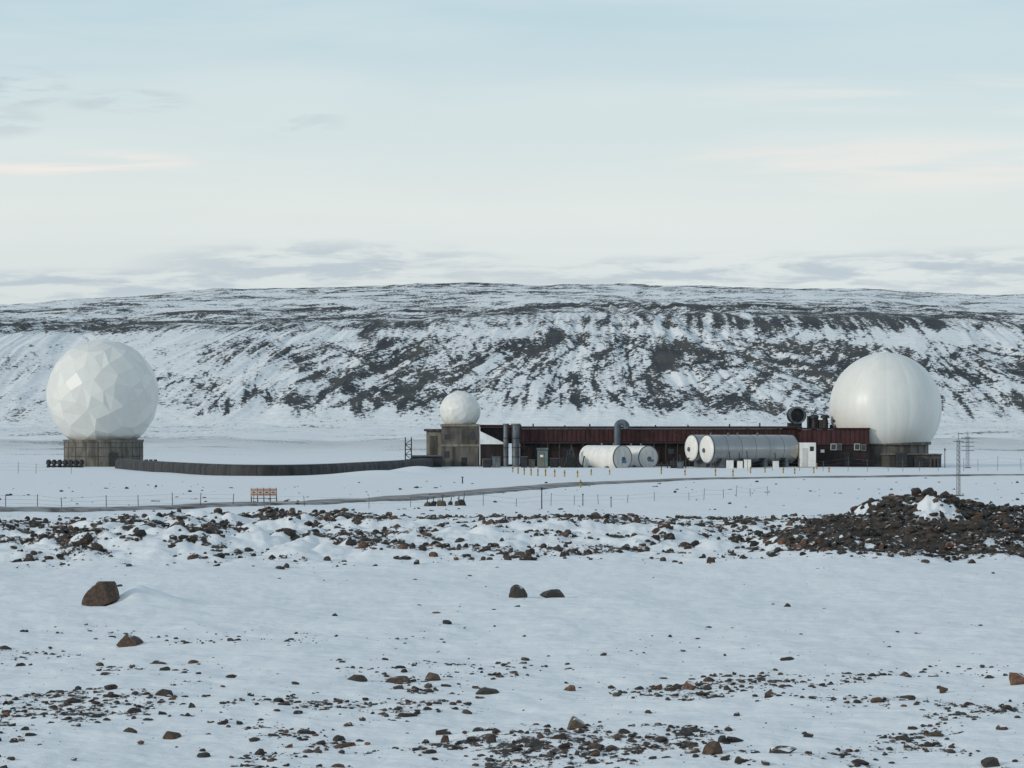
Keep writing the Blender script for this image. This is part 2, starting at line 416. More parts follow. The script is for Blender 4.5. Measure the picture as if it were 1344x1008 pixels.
box('side_block',X(560),X(580)-.01,T0+.8,D+4,-.3,Z(566),concrete_l,tw,.05)
box('side_block_roof',X(557),X(580)-.02,T0+.4,D+4.3,Z(566)+.003,Z(563),concrete_d,tw,.04)
box('side_opening',X(565),X(574),T0+.7,T0+.95,Z(598),Z(572),concrete_d,tw,.01)
box('service_shed',X(541,452),X(580,452),449,455,-.3,Z(599,452),black,tw,.05)
box('service_shed_roof',X(540,452),X(581,452),448.7,455.3,Z(599,452)+.003,Z(597.5,452),grey,tw,.02)
box('shed_door',X(560,452),X(568,452),448.9,449.2,0,Z(602,452),concrete_l,tw,.01)
st=empty('lattice_stair_tower',(X(536,425),425,0))
bm=bmesh.new(); dx=.45
x0=X(536,425)
for a in (-dx,dx):
    for c in (-dx,dx): add_cyl(bm,(x0+a,425+c,-.2),(x0+a,425+c,Z(574,425)),.07,6)
z=0.0;n=0
while z<Z(574,425)-.6:
    for c in (-dx,dx):
        sgn=1 if n%2 else -1
        add_cyl(bm,(x0-dx*sgn,425+c,z),(x0+dx*sgn,425+c,z+.75),.045,5)
        add_cyl(bm,(x0-dx,425+c,z),(x0+dx,425+c,z),.045,5)
    add_box(bm,x0-dx,x0+dx,425-dx,425+dx,z-.02,z+.02)
    z+=.75;n+=1
finish(bm,'lattice_frame',black,st)
box('stair_cabinet',X(531,424),X(541,424),423.6,424.4,-.1,Z(612,424)+.4,black,st)

# ------------------------------------------------------------------ main building
mb=empty('red_operations_building',(X(880),D+8,0))
y0=458.; y1=485.
def bx(n,a,b_,c,d,ya,yb,m,bev=.03):
    return box(n,X(a,ya),X(b_,ya),ya,yb,Z(d,ya),Z(c,ya),m,mb,bev)
bx('hall_wall',683,1052,566,616,y0,y1,red_d)  # shade below the upper band is put into this wall's colour
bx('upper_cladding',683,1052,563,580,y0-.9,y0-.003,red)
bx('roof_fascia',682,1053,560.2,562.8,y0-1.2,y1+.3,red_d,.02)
bx('roof_gravel_layer',683,1052,559.4,560.1,y0-1.0,y1,concrete_d,.02)
bx('cladding_sill',683,1052,580.3,582.2,y0-1.0,y0-.004,black,.01)
bm=bmesh.new()
for i in range(62):
    x=X(684+i*6,y0-.95); add_box(bm,x-.02,x+.02,y0-.97,y0-.905,Z(579.5,y0),Z(563.5,y0))
finish(bm,'cladding_ribs',red_d,mb)
bm=bmesh.new()
for i in range(24):
    x=X(688+i*15.5,y0-.6); add_cyl(bm,(x,y0-.75,-.2),(x,y0-.75,Z(582.5,y0)),.12,8)
finish(bm,'canopy_posts',black,mb)
for i,a in enumerate(range(690,1045,17)):
    if i%4==1: bx('loading_door_%d'%i,a,a+11,590,612,y0-.08,y0+.1,grey,.01)
    elif i%4==3: bx('window_%d'%i,a,a+8,589,596,y0-.08,y0+.1,glass,.01); 
    elif i%4==2: bx('panel_%d'%i,a,a+6,592,612,y0-.06,y0+.1,red,.01)
bx('west_wing',630.3,660,582,616,y0-2,y1-8,red_d)
bm=bmesh.new()
ya,yb=y0-2.3,y1-8
P=[(X(630.2,ya),Z(566,ya)),(X(661,ya),Z(581,ya)),(X(661,ya),Z(583,ya)),(X(630.2,ya),Z(583,ya))]
vv=[[bm.verts.new((p[0],y,p[1])) for p in P] for y in (ya,yb)]
bm.faces.new(vv[0]); bm.faces.new(vv[1][::-1])
for i in range(4): bm.faces.new((vv[0][i],vv[1][i],vv[1][(i+1)%4],vv[0][(i+1)%4]))
bmesh.ops.recalc_face_normals(bm,faces=bm.faces)
finish(bm,'west_lean_to_roof',snowm,mb)
bx('west_upper_block',630.3,684,561,582,y0+3,y1-2,red_d)
bx('west_upper_roof',630,684.5,557.5,560.9,y0+2.6,y1-1.8,red,.03)
bx('west_door',640,648,596,613,y0-2.1,y0-1.8,black,.01)
bx('west_white_cabinet',633,640,602,613,y0-4,y0-2.2,concrete_l,.03)
for i,(a,r_) in enumerate(((664,.42),(677,.62))):
    lathe('flue_%d'%i,[(0,0),(r_,0),(r_,Z(558,y0)),(r_*1.25,Z(558,y0)),(r_*1.25,Z(556,y0)),(0,Z(556,y0))],(X(a,y0-3),y0-3,0),(0,0,1),grey,mb,20)
    bm=bmesh.new()
    for zz in (1.5,3,4.5): add_lathe(bm,[(0,0),(r_+.06,0),(r_+.06,.12),(0,.12)],(X(a,y0-3),y0-3,zz),(0,0,1),20)
    finish(bm,'flue_bands_%d'%i,black,mb)
bm=bmesh.new()
def tube(bm,pts,r,seg=16):
    pts=[Vector(p) for p in pts]; prev=None
    for i,p in enumerate(pts):
        t=(pts[min(i+1,len(pts)-1)]-pts[max(i-1,0)]).normalized()
        n=Vector((0,1,0)); b_=t.cross(n).normalized()
        ring=[bm.verts.new(p+r*(math.cos(a)*n+math.sin(a)*b_)) for a in [2*math.pi*j/seg for j in range(seg)]]
        if prev:
            for j in range(seg): bm.faces.new((prev[j],prev[(j+1)%seg],ring[(j+1)%seg],ring[j]))
        else: bm.faces.new(ring[::-1])
        prev=ring
    bm.faces.new(prev); bmesh.ops.recalc_face_normals(bm,faces=bm.faces)
yy=y0-3; xc=X(810,yy); zt=Z(559,yy)
pts=[(xc,yy,0),(xc,yy,2),(xc,yy,4),(xc,yy,zt-.3)]+[(xc+.75-.75*math.cos(a),yy,zt-.2+.75*math.sin(a)) for a in np.linspace(.2,math.pi,9)]+[(xc+1.5,yy,zt-.5)]
tube(bm,pts,.52); finish(bm,'gooseneck_duct',slate,mb,True)
yw=452.
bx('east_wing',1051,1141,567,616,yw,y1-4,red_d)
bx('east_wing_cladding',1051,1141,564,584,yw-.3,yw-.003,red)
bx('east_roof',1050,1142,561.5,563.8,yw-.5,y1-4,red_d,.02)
for i,(a,b_,c,d) in enumerate([(1058,1064,586,591),(1091,1097,583,590),(1099,1104,583,590),(1122,1128,583,590),(1131,1136,584,591)]):
    bx('window_frame_e%d'%i,a-.8,b_+.8,c-.8,d+.8,yw-.42,yw-.1,offw if i in(1,3) else concrete_l,.01)
    bx('window_pane_e%d'%i,a,b_,c,d,yw-.46,yw-.3,glass,.01)
bx('east_door',1108,1116,594,613,yw-.12,yw+.1,black,.01)
bx('east_sign',1077,1082,590,594,yw-.12,yw+.1,white,.01)
bm=bmesh.new()
for i in range(15):
    x=X(1053+i*6.2,yw); add_box(bm,x-.02,x+.02,yw-.37,yw-.303,Z(583.5,yw),Z(564.5,yw))
finish(bm,'east_ribs',red_d,mb)
zr=Z(561.5,yw)
yr=yw+8
def Rx(px): return X(px,yr)
def Rz(py): return Z(py,yr)
lathe('fan_housing',[(0,0),(1.0,0),(1.32,.1),(1.32,2.2),(1.1,2.3),(1.1,1.9),(0,1.9)],(Rx(1043),yr+1.1,Rz(545)),(0.25,-1,0),black,mb,28)
lathe('fan_rim',[(1.12,0),(1.42,0),(1.42,.18),(1.12,.18)],(Rx(1043)+.28,yr-1.1,Rz(545)),(0.25,-1,0),grey,mb,28)
box('fan_stand',Rx(1034),Rx(1052),yr-.6,yr+1.2,zr-.5,Rz(555),black,mb)
box('roof_unit_a',Rx(1061),Rx(1074),yr,yr+2.5,zr-.3,Rz(546),black,mb)
box('roof_unit_b',Rx(1075),Rx(1087),yr,yr+2.5,zr-.3,Rz(551),concrete_d,mb)
for i,a in enumerate((1067,1081,1097,1110,1122,1135)):
    h_=Rz(549 if i<2 else 554)
    lathe('roof_ventilator_%d'%i,[(0,zr-.5),(.42,zr-.5),(.42,h_),(.72,h_),(.72,h_+.35),(.4,h_+.6),(0,h_+.62)],(Rx(a),yr-2,0),(0,0,1),black,mb,18)
box('roof_duct',Rx(1090),Rx(1141),yr,yr+1.2,zr-.3,zr+.5,black,mb)
for i,a in enumerate((700,742,775,862,905,960,1000)):
    h_=random.uniform(.25,.7); cyl('roof_pipe_%d'%i,(X(a),y0+6,Z(561)),(X(a),y0+6,Z(560)+h_),.12,black,mb,8)

# ------------------------------------------------------------------ tanks
def tank(name,fpx,fpy,D0,ang,L,r,mat,endr=.35,side=1,bands=0,head=None):
    x=X(fpx,D0); z=Z(fpy,D0); ax=Vector((side*math.cos(ang),math.sin(ang),0))
    e=empty(name,(x,D0,0)); o=Vector((x,D0,z))
    lathe('shell',[(r,0),(r,L)],o,ax,mat,e,48)
    dome=[(0,-endr*r)]+[(r*.97*math.sin(a),-endr*r*math.cos(a)) for a in np.linspace(.2,math.pi/2,8)]+[(r*.97,.1)]
    lathe('front_head',dome,o,ax,head or mat,e,48)
    lathe('rear_head',dome,o+ax*L,-ax,head or mat,e,48)
    lathe('head_flange',[(r*.965,-.06),(r+.05,-.06),(r+.05,.10),(r*.965,.10)],o,ax,grey,e,48)
    bm=bmesh.new(); n=max(2,int(L/3.2))
    perp=Vector((-ax.y,ax.x,0))
    for i in range(n):
        t=(i+.5)/n*L; c=o+ax*t
        bmx=bmesh.ops.create_cube(bm,size=1)['verts']
        zt_=z-r*.62
        for v in bmx:
            l=v.co.copy(); w=.75 if l.z>0 else .95
            v.co=Vector((c.x,c.y,0))+ax*(l.x*.5)+perp*(l.y*2*r*w); v.co.z=(zt_ if l.z>0 else -.2)
    finish(bm,'saddles',grey,e)
    if bands:
        bm=bmesh.new()
        for i in range(1,bands+1):
            add_lathe(bm,[(r,0),(r+.02,0),(r+.02,.06),(r,.06)],o+ax*(L*i/bands-.06),ax,48)
        bmesh.ops.recalc_face_normals(bm,faces=bm.faces); finish(bm,'strap_bands',silver_d,e,True)
    ff=o-ax*(endr*r)
    lathe('manway',[(0,-.12),(.36,-.12),(.36,.15),(0,.15)],ff+Vector((0,0,-.2)),ax,grey,e,20)
    bm=bmesh.new()
    for t in (.25,.6): 
        c=o+Vector((0,0,r))+ax*(L*t); add_cyl(bm,c-Vector((0,0,.2)),c+Vector((0,0,.35)),.16,10)
    finish(bm,'top_nozzles',grey,e)
    return e,ax,perp
sc=445/F
e,ax,pp=tank('white_fuel_tank',817,601,442,math.radians(50),8.0,16.3*sc,white,.12,-1,0,offw)  # heads darker than the shell: shade of the end painted in
box('logo_plate',X(816,439.7),X(822,439.7),439.35,439.55,Z(608,440),Z(604,440),blue,e,0)
e,ax,pp=tank('white_fuel_tank',851,600.5,446,math.radians(58),8.0,15.5*sc,white,.12,-1,0,offw)
box('logo_plate',X(852,444.5),X(858,444.5),444.1,444.4,Z(606,445),Z(603,445),blue,e,0)
tank('aluminium_storage_tank',928,589.5,442,math.radians(27),15.4,18.6*442/F,silver,.25,1,6,white)
tank('aluminium_storage_tank',908,588,447,math.radians(27),14.0,17.3*447/F,silver,.25,1,6,white)
wc=empty('white_equipment_container',(X(1060,446),446,0))
box('container_body',X(1050,446),X(1071,446),446,449.5,.05,Z(581,446),white,wc,.06)
box('container_door',X(1053,446),X(1060,446),445.94,446.1,.2,Z(588,446),offw,wc,.01)
box('container_vent',X(1063,446),X(1068,446),445.94,446.1,Z(592,446),Z(586,446),black,wc,.01)
box('container_base',X(1049,446),X(1072,446),445.9,449.6,-.2,.045,black,wc,.01)
for i,(a,w,hh) in enumerate([(958,9,11),(971,7,10),(981,9,12),(1018,8,10),(893,8,8)]):
    c_=empty('valve_cabinet',(X(a,436),436,0))
    box('cabinet',X(a-w/2,436),X(a+w/2,436),435.5,436.5,-.05,hh*.117,white if i<4 else grey,c_,.04)
    box('cabinet_cap',X(a-w/2-.5,436),X(a+w/2+.5,436),435.4,436.6,hh*.117+.003,hh*.117+.08,grey,c_,.01)
    cyl('cabinet_pipe',(X(a,436.2),436.2,hh*.117),(X(a,436.2),437.5,hh*.117+1.2),.08,black,c_,8)
pr=empty('fuel_pipework',(X(880,440),440,0))
bm=bmesh.new()
tube(bm,[(X(862,438),438,.5),(X(880,438),438,.5),(X(893,438),438.1,.6),(X(905,438),438.2,1.6)],.11,8)
for a in (868,876,884,900): add_cyl(bm,(X(a,438),438,-.1),(X(a,438),438,random.uniform(.8,2.0)),.09,8)
add_box(bm,X(880,440),X(897,440),439,441,-.1,1.1,.05)
for a,h_ in ((742,2.6),(748,3.0),(755,2.2),(764,1.8)): add_cyl(bm,(X(a,445),445,-.1),(X(a+3,445),445.8,h_),.09,8)
for a in (740,758): add_cyl(bm,(X(a,445),445,-.1),(X(751,445),445.5,3.2),.10,8)
add_box(bm,X(736,447),X(768,447),447,449,-.1,1.5,.05)
add_lathe(bm,[(0,-.3),(.5,-.3),(.62,0),(.5,.3),(0,.3)],(X(749,444),444,1.7),(0,1,0),16)
finish(bm,'pipes_and_valves',black,pr)
pc=empty('portable_cabin',(X(712,440),440,0))
box('cabin_body',X(705.5,440),X(719,440),440,442,0.05,Z(591,440),green,pc,.04)
box('cabin_roof',X(704.5,440),X(720,440),439.8,442.2,Z(591,440)+.003,Z(588,440),grey,pc,.06)
box('cabin_door',X(708,440),X(714,440),439.93,440.1,.15,Z(594,440),concrete_l,pc,.01)
box('cabin_sign',X(709,440),X(713,440),439.88,439.925,Z(600,440),Z(597,440),white,pc,0)
box('cabin_skid',X(705,440),X(719.5,440),439.9,442.1,-.2,.045,black,pc,.01)
cr=empty('storage_crates',(X(650,450),450,0))
for i,(a,b_,t,m) in enumerate([(634,645,603,black),(646,657,600,grey),(684,692,600,black),(694,702,604,concrete_d),(722,733,602,black)]):
    box('crate_%d'%i,X(a,448),X(b_,448),447+i*.1,449,-.1,Z(t,448),m,cr,.04)
    box('crate_lid_%d'%i,X(a-.4,448),X(b_+.4,448),446.9+i*.1,449.1,Z(t,448)+.003,Z(t,448)+.1,grey,cr,.01)

def bollard(px,py,hp,mat=yellow):
    D_=DG(py); x=X(px,D_); z=gz(x,D_); h_=hp*D_/F
    bm=bmesh.new(); r_=.09
    add_lathe(bm,[(0,-.3),(r_,-.3),(r_,h_-.06),(r_*.7,h_),(0,h_+.02)],(x,D_,z),(0,0,1),12)
    add_lathe(bm,[(r_+.003,h_*.62),(r_+.01,h_*.62),(r_+.01,h_*.74),(r_+.003,h_*.74)],(x,D_,z),(0,0,1),12,1)
    ob=finish(bm,'yellow_bollard',[mat,black],None,True); return ob
for px,py,hp in [(673,620,8),(680,622,9),(688,623,9),(697,624,10),(706,625,10),(716,625,10),(728,626,10),(741,626,9),(758,627,9),(762,640,10),
                 (776,624,8),(868,622,8),(899,624,8),(939,625,10),(962,626,10),(985,621,9),(1004,620,8),(1028,621,8),(1043,622,8),(1068,621,9),(1072,616,8),(1088,620,8),(800,623,7)]:
    bollard(px,py,hp)

# ------------------------------------------------------------------ corridor
uc=empty('utility_corridor',(X(350,380),380,0))
ctrl=[(160,DG(615.5)+6),(190,DG(617.5)),(240,DG(621)),(300,DG(624)),(360,DG(624.8)),(420,DG(623.5)),(480,DG(620)),(532,DG(616.5)),(560,448)]
cp=[(X(a,d),d) for a,d in ctrl]
def catmull(P,n=12):
    out=[]
    for i in range(len(P)-1):
        p0=P[max(i-1,0)];p1=P[i];p2=P[i+1];p3=P[min(i+2,len(P)-1)]
        for j in range(n):
            t=j/n
            out.append(tuple(.5*((2*p1[q])+(-p0[q]+p2[q])*t+(2*p0[q]-5*p1[q]+4*p2[q]-p3[q])*t*t+(-p0[q]+3*p1[q]-3*p2[q]+p3[q])*t**3) for q in range(2)))
    out.append(P[-1]); return out
path=catmull(cp,12)
prof=[(-1.1,-.6),(-1.05,1.05),(-.8,1.4),(.8,1.4),(1.05,1.05),(1.1,-.6)]
def sweep(bm,path,prof,sc=1.0,closed=True,zf=None):
    prev=None
    for i,p in enumerate(path):
        a=path[max(i-1,0)]; b_=path[min(i+1,len(path)-1)]
        t=Vector((b_[0]-a[0],b_[1]-a[1],0)).normalized(); n=Vector((-t.y,t.x,0))
        z=zf(p) if zf else 0
        ring=[bm.verts.new(Vector((p[0],p[1],z+q[1]*sc))+n*q[0]*sc) for q in prof]
        if prev:
            for j in range(len(prof)-1): bm.faces.new((prev[j],prev[j+1],ring[j+1],ring[j]))
        prev=ring
bm=bmesh.new(); sweep(bm,path,prof); bmesh.ops.recalc_face_normals(bm,faces=bm.faces)
finish(bm,'corridor_shell',corr,uc)
bm=bmesh.new()
for i in range(2,len(path)-2,3):
    sweep(bm,[path[i],tuple(np.array(path[i])+(np.array(path[i+1])-np.array(path[i]))*.12)],prof,1.03)
finish(bm,'corridor_ribs',black,uc)
bm=bmesh.new(); sweep(bm,path[:-8],[(-.7,1.403),(-.6,1.46),(.5,1.46),(.6,1.403)])
finish(bm,'corridor_cap',concrete_d,uc)

# ------------------------------------------------------------------ road
rp=[(-500,DG(684)),(-200,DG(679)),(0,DG(673)),(200,DG(667.5)),(400,DG(661)),(530,DG(654)),(640,DG(645)),(740,DG(637)),(840,DG(632.5)),(960,DG(629)),(1100,DG(627)),(1300,DG(624)),(1700,DG(622))]
rpath=catmull([(X(a,d),d) for a,d in rp],14)
bm=bmesh.new()
prof=[(-2.9,-.25),(-2.5,.10),(-1.2,.16),(0,.18),(1.2,.16),(2.5,.10),(2.9,-.25)]
sweep(bm,rpath,prof,1,zf=lambda p:gz(p[0],p[1]))
bmesh.ops.recalc_face_normals(bm,faces=bm.faces)
road=finish(bm,'gravel_road',asph,None,True)

# ------------------------------------------------------------------ fences
def fence(name,pts,step,h_,r_=.03,wires=3,matp=wood):
    e=empty(name,(pts[0][0],pts[0][1],0)); bm=bmesh.new(); bw=bmesh.new(); prev=None
    for a,b_ in zip(pts[:-1],pts[1:]):
        L=math.hypot(b_[0]-a[0],b_[1]-a[1]); n=max(1,int(L/step))
        for i in range(n):
            t=(i+random.uniform(-.25,.25))/n; x=a[0]+(b_[0]-a[0])*t; y=a[1]+(b_[1]-a[1])*t; z=gz(x,y)
            hh=h_*random.uniform(.75,1.15)
            top=Vector((x+random.uniform(-.1,.1),y,z+hh)); bot=Vector((x,y,z-.3))
            add_cyl(bm,bot,top,r_,6)
            if prev is not None:
                for w in range(wires):
                    f=(w+1)/(wires+.3)
                    add_cyl(bw,prev[0].lerp(prev[1],f),Vector((x,y,z)).lerp(top,f),.006,4)
            prev=(Vector((x,y,z)),top)
    finish(bm,'posts',matp,e); finish(bw,'wires',grey,e); return e
def G(px,py): d=DG(py); return (X(px,d),d)
fence('wire_fence',[G(-150,672),G(0,671),G(180,668),G(340,665)],2.6,1.15)
fence('wire_fence',[G(345,664),G(480,666),G(720,662),G(900,657),G(1030,650)],3.2,.9,.022,2)
fence('perimeter_fence',[G(985,618),G(1140,619),G(1260,618),G(1420,617)],3.0,1.9,.03,3,grey)
fence('perimeter_fence',[G(-100,621),G(50,622),G(120,622.5)],3.2,1.6,.03,3,grey)
def pole(name,px,py,hp,r_,mat):
    x,d=G(px,py); z=gz(x,d); h_=hp*d/F
    bm=bmesh.new(); add_lathe(bm,[(0,-.3),(r_,-.3),(r_*.8,h_),(0,h_)],(x,d,z),(0,0,1),8); add_box(bm,x-r_*1.6,x+r_*1.6,d-r_*1.5-.01,d-r_*1.2,z+h_*.86,z+h_*.97)
    finish(bm,name,mat)
pole('marker_pole',711,666,29,.05,black); pole('marker_pole',765,662,16,.04,black); pole('marker_pole',607,634,9,.08,black); pole('marker_pole',802,663,14,.04,wood)
pole('marker_pole',935,700,10,.04,wood)

# barricade sign boards
x,d=G(346,661); z=gz(x,d); sg=empty('barricade_sign',(x,d,z)); q=d/F
for i in range(4):
    cx=x+(-12.5+i*8.4)*q
    bm=bmesh.new(); w=3.7*q
    add_box(bm,cx-w,cx+w,d-.03,d+.03,z+9*q,z+19.5*q,.01,0)
    for a in (10.5,16.2): add_box(bm,cx-w*.96,cx+w*.96,d-.05,d-.033,z+a*q,z+(a+1.6)*q,0,1)
    add_box(bm,cx-w*.5,cx+w*.4,d-.05,d-.033,z+13.3*q,z+14.6*q,0,2)
    finish(bm,'board_%d'%i,[offw,orange,black],sg)
bm=bmesh.new()
for i in range(5):
    cx=x+(-16.5+i*8.3)*q; add_cyl(bm,(cx,d+.06,z-.2),(cx,d+.06,z+20*q),.03,6); add_cyl(bm,(cx,d+.7,z-.1),(cx,d+.07,z+12*q),.03,6)
add_cyl(bm,(x-17*q,d+.06,z+6*q),(x+17*q,d+.06,z+6*q),.03,6)
finish(bm,'frame',wood,sg)

cb=empty('road_blocks',(G(585,664)[0],G(585,664)[1],0))
for i,(px,py,w,h_) in enumerate([(560,664,4,7),(568,664,4,8),(580,664,6,9),(591,663,3,6),(601,664,4,8),(608,664,4,10)]):
    x,d=G(px,py); z=gz(x,d); q=d/F
    bm=bmesh.new(); add_box(bm,x-w*q*1.0,x+w*q*1.0,d-.4,d+.4,z-.2,z+h_*q*.8,.12)
    lean=random.uniform(-.4,.5)
    for v in bm.verts: v.co.x+= (v.co.z-z)*lean
    finish(bm,'block_%d'%i,black if i%2 else wood,cb)
    cyl('stake_%d'%i,(x,d,z),(x+.1,d,z+h_*q*1.7),.04,wood,cb,6)

# ------------------------------------------------------------------ masts
def lattice(name,px,py,hp,w,mat,dd=None):
    if dd: x,d=X(px,dd),dd
    else: x,d=G(px,py)
    z=gz(x,d); h_=hp*d/F; e=empty(name,(x,d,z)); bm=bmesh.new()
    cs=[(w*math.cos(a),w*math.sin(a)) for a in (.5,2.6,4.7)]
    for a in cs: add_cyl(bm,(x+a[0],d+a[1],z-.2),(x+a[0]*.8,d+a[1]*.8,z+h_),.028,5)
    n=int(h_/.42)
    for i in range(n):
        za=z+h_*i/n; zb=z+h_*(i+1)/n
        for j in range(3):
            a=cs[j];b_=cs[(j+1)%3]
            add_cyl(bm,(x+a[0],d+a[1],za),(x+b_[0],d+b_[1],zb),.014,4); add_cyl(bm,(x+a[0],d+a[1],za),(x+b_[0],d+b_[1],za),.014,4)
    add_cyl(bm,(x,d,z+h_),(x,d,z+h_+.7),.03,5)
    add_cyl(bm,(x-.5,d,z+h_*.97),(x+.5,d,z+h_*.97),.03,5)
    finish(bm,'lattice',mat,e)
    box('base_plate',x-.45,x+.45,d-.45,d+.45,z-.3,z+.12,concrete,e,.03)
    return x,d,z,h_,e
lattice('lattice_mast',1258,650,74,.19,grey)
x,d,z,h_,e=lattice('antenna_mast',1270,614,42,.3,grey,440)
for i in range(4): cyl('cross_arm_%d'%i,(x-1,d,z+h_*(.55+i*.13)),(x+1,d,z+h_*(.55+i*.13)),.05,grey,e,6)
pole('light_pole',1240,614,26,.08,grey)

# ------------------------------------------------------------------ stones
def ico(sub):
    bm=bmesh.new(); bmesh.ops.create_icosphere(bm,subdivisions=sub,radius=1); bm.verts.ensure_lookup_table()
    v=np.array([p.co[:] for p in bm.verts]); f=np.array([[q.index for q in fa.verts] for fa in bm.faces]); bm.free(); return v,f
def chisel(v,npl,rs,lo=.55,hi=.95):
    n=rs.normal(size=(npl,3)); n/=np.linalg.norm(n,axis=1)[:,None]; d=rs.uniform(lo,hi,npl)
    dot=v@n.T; k=np.where(dot>1e-3,d/np.maximum(dot,1e-3),9).min(1); return v*np.minimum(1,k)[:,None]
pal=np.array([[.030,.027,.025],[.045,.037,.031],[.065,.048,.038],[.11,.062,.042],[.17,.09,.058],[.085,.078,.070],[.04,.04,.04],[.075,.06,.045]])
pw=np.array([.22,.2,.15,.09,.05,.08,.13,.08]); pw/=pw.sum()
iv,if_=ico(2)
protos=[chisel(iv,10,rng,.4,.9) for _ in range(16)]
SV=[];SF=[];SC=[];off=0
def scatter(n,xr,dr,smin,smax,fn,power=2.2,zs=.7):
    global off
    d=rng.uniform(dr[0],dr[1],n*8); x=rng.uniform(xr[0],xr[1],n*8)*(d if xr[0]<0 and abs(xr[0])<1 else 1)
    p=fn(x,d); keep=rng.uniform(0,1.0,n*8)<p
    x=x[keep][:n]; d=d[keep][:n]; z=height(x,d)
    for i in range(len(x)):
        s_=smin+(smax-smin)*rng.uniform()**power*1.0
        v=protos[rng.integers(16)]*np.array([s_*rng.uniform(.8,1.6),s_*rng.uniform(.7,1.2),s_*zs*rng.uniform(.6,1.2)])
        a=rng.uniform(0,6.28); c,s2=math.cos(a),math.sin(a)
        v=v@np.array([[c,-s2,0],[s2,c,0],[0,0,1]])
        v=v+np.array([x[i],d[i],z[i]+s_*.12])
        SV.append(v); SF.append(if_+off); off+=len(v)
        SC.append(np.tile(np.append(pal[rng.choice(8,p=pw)]*rng.uniform(.7,1.3),1),(len(v),1)))
scatter(5200,(-.25,.25),(48,92),.016,.10,lambda x,d:density(x,d)**1.1,3.0)
scatter(700,(-.25,.25),(48,78),.06,.17,lambda x,d:density(x,d)*.8+.02,2.0)
scatter(600,(-.25,.25),(48,80),.012,.04,lambda x,d:x*0+.3,2.0)
scatter(300,(-.25,.25),(80,135),.03,.20,lambda x,d:density(x,d)*.6+.02,4)
scatter(9500,(-.25,.25),(130,205),.04,.30,lambda x,d:np.clip(density(x,d)-mound_mask(x,d),0,1)**1.1,3.2,1.0)
scatter(9000,(9,58),(122,172),.045,.28,lambda x,d:np.clip(mound_mask(x,d),0,1)*np.clip(density(x,d),0,1),3.2,.95)
scatter(600,(-.25,.25),(205,330),.08,.30,lambda x,d:density(x,d)+.02,3.5)
sm=mesh_from_np('scattered_stones',np.concatenate(SV),np.concatenate(SF),False)
ca=sm.attributes.new('col','FLOAT_COLOR','POINT'); ca.data.foreach_set('color',np.concatenate(SC).astype(np.float32).ravel())
sm.materials.append(rockm); scene.collection.objects.link(bpy.data.objects.new('scattered_stones',sm))
bv,bf=ico(5)
def boulder(px,py,w,h_,col,seed,depth=.9):
    rs=np.random.default_rng(seed*13+5); D_=DG(py); x=X(px,D_); z=gz(x,D_); q=D_/F
    v=bv.copy()
    n=np.array([[1,0,.25],[-1,0,.35],[0,-1,.2],[0,1,.2],[.15,0,1],[.55,-.5,.75],[-.7,-.35,.8]],float)+rs.normal(size=(7,3))*.22
    n/=np.linalg.norm(n,axis=1)[:,None]; dd=rs.uniform(.48,.72,7); dot=v@n.T
    kk=np.where(dot>1e-3,dd/np.maximum(dot,1e-3),9).min(1); v=v*np.minimum(1,kk)[:,None]
    v=chisel(v,5,rs,.45,.8); v=v*(1+.045*fbm(v[:,0]*4+v[:,2]*2,v[:,1]*4-v[:,2]*2,4,seed))[:,None]
    v-= (v.max(0)+v.min(0))/2; v/= (v.max(0)-v.min(0))
    v=v*np.array([w*q,w*q*depth,h_*q*1.35])
    v+=np.array([x,D_,z+h_*q*.30])
    me=mesh_from_np('boulder',v,bf,False)
    me.polygons.foreach_set('use_smooth',np.ones(len(bf),bool))
    me.set_sharp_from_angle(angle=math.radians(16))
    ca=me.attributes.new('col','FLOAT_COLOR','POINT'); ca.data.foreach_set('color',np.tile(np.array([*col,1.],np.float32),(len(v),1)).ravel())
    me.materials.append(rockm); ob=bpy.data.objects.new('boulder',me); scene.collection.objects.link(ob)
br=(.105,.068,.048); dk=(.055,.048,.042); rs_=(.20,.105,.066); tn=(.14,.105,.075)
for i,a in enumerate([(132,796,48,33,br,1.0),(171,846,34,15,br),(680,781,25,17,dk),(725,781,34,13,dk),(468,897,30,8,dk),(522,896,36,10,br),(568,894,22,11,tn),
    (935,993,28,16,br),(1028,994,38,11,dk),(1336,902,24,16,rs_),(905,906,17,12,rs_),(757,960,26,17,tn),(748,908,16,8,rs_),(1239,914,12,8,br),(215,920,26,8,dk),(226,970,24,9,br),
    (640,914,32,8,dk),(584,974,12,10,br),(645,979,14,12,dk),(1221,668,20,15,br),(1104,690,15,11,br),(1145,684,22,13,tn),(1216,692,14,9,tn),(1055,700,15,10,dk),(1190,664,14,9,dk),
    (424,687,13,9,dk),(710,698,22,9,br),(383,690,11,10,br),(300,686,12,8,dk),(1245,736,14,9,rs_),(1033,796,10,6,dk),(792,861,9,5,dk),(523,905,16,6,dk),(252,932,10,7,dk),
    (1320,728,12,8,rs_),(1270,692,16,9,br),(1300,1003,26,10,dk),(780,985,24,9,br),(1180,716,14,9,br),(1085,722,14,9,tn),(1170,656,12,9,br)]):
    boulder(*a[:5],seed=i+3)

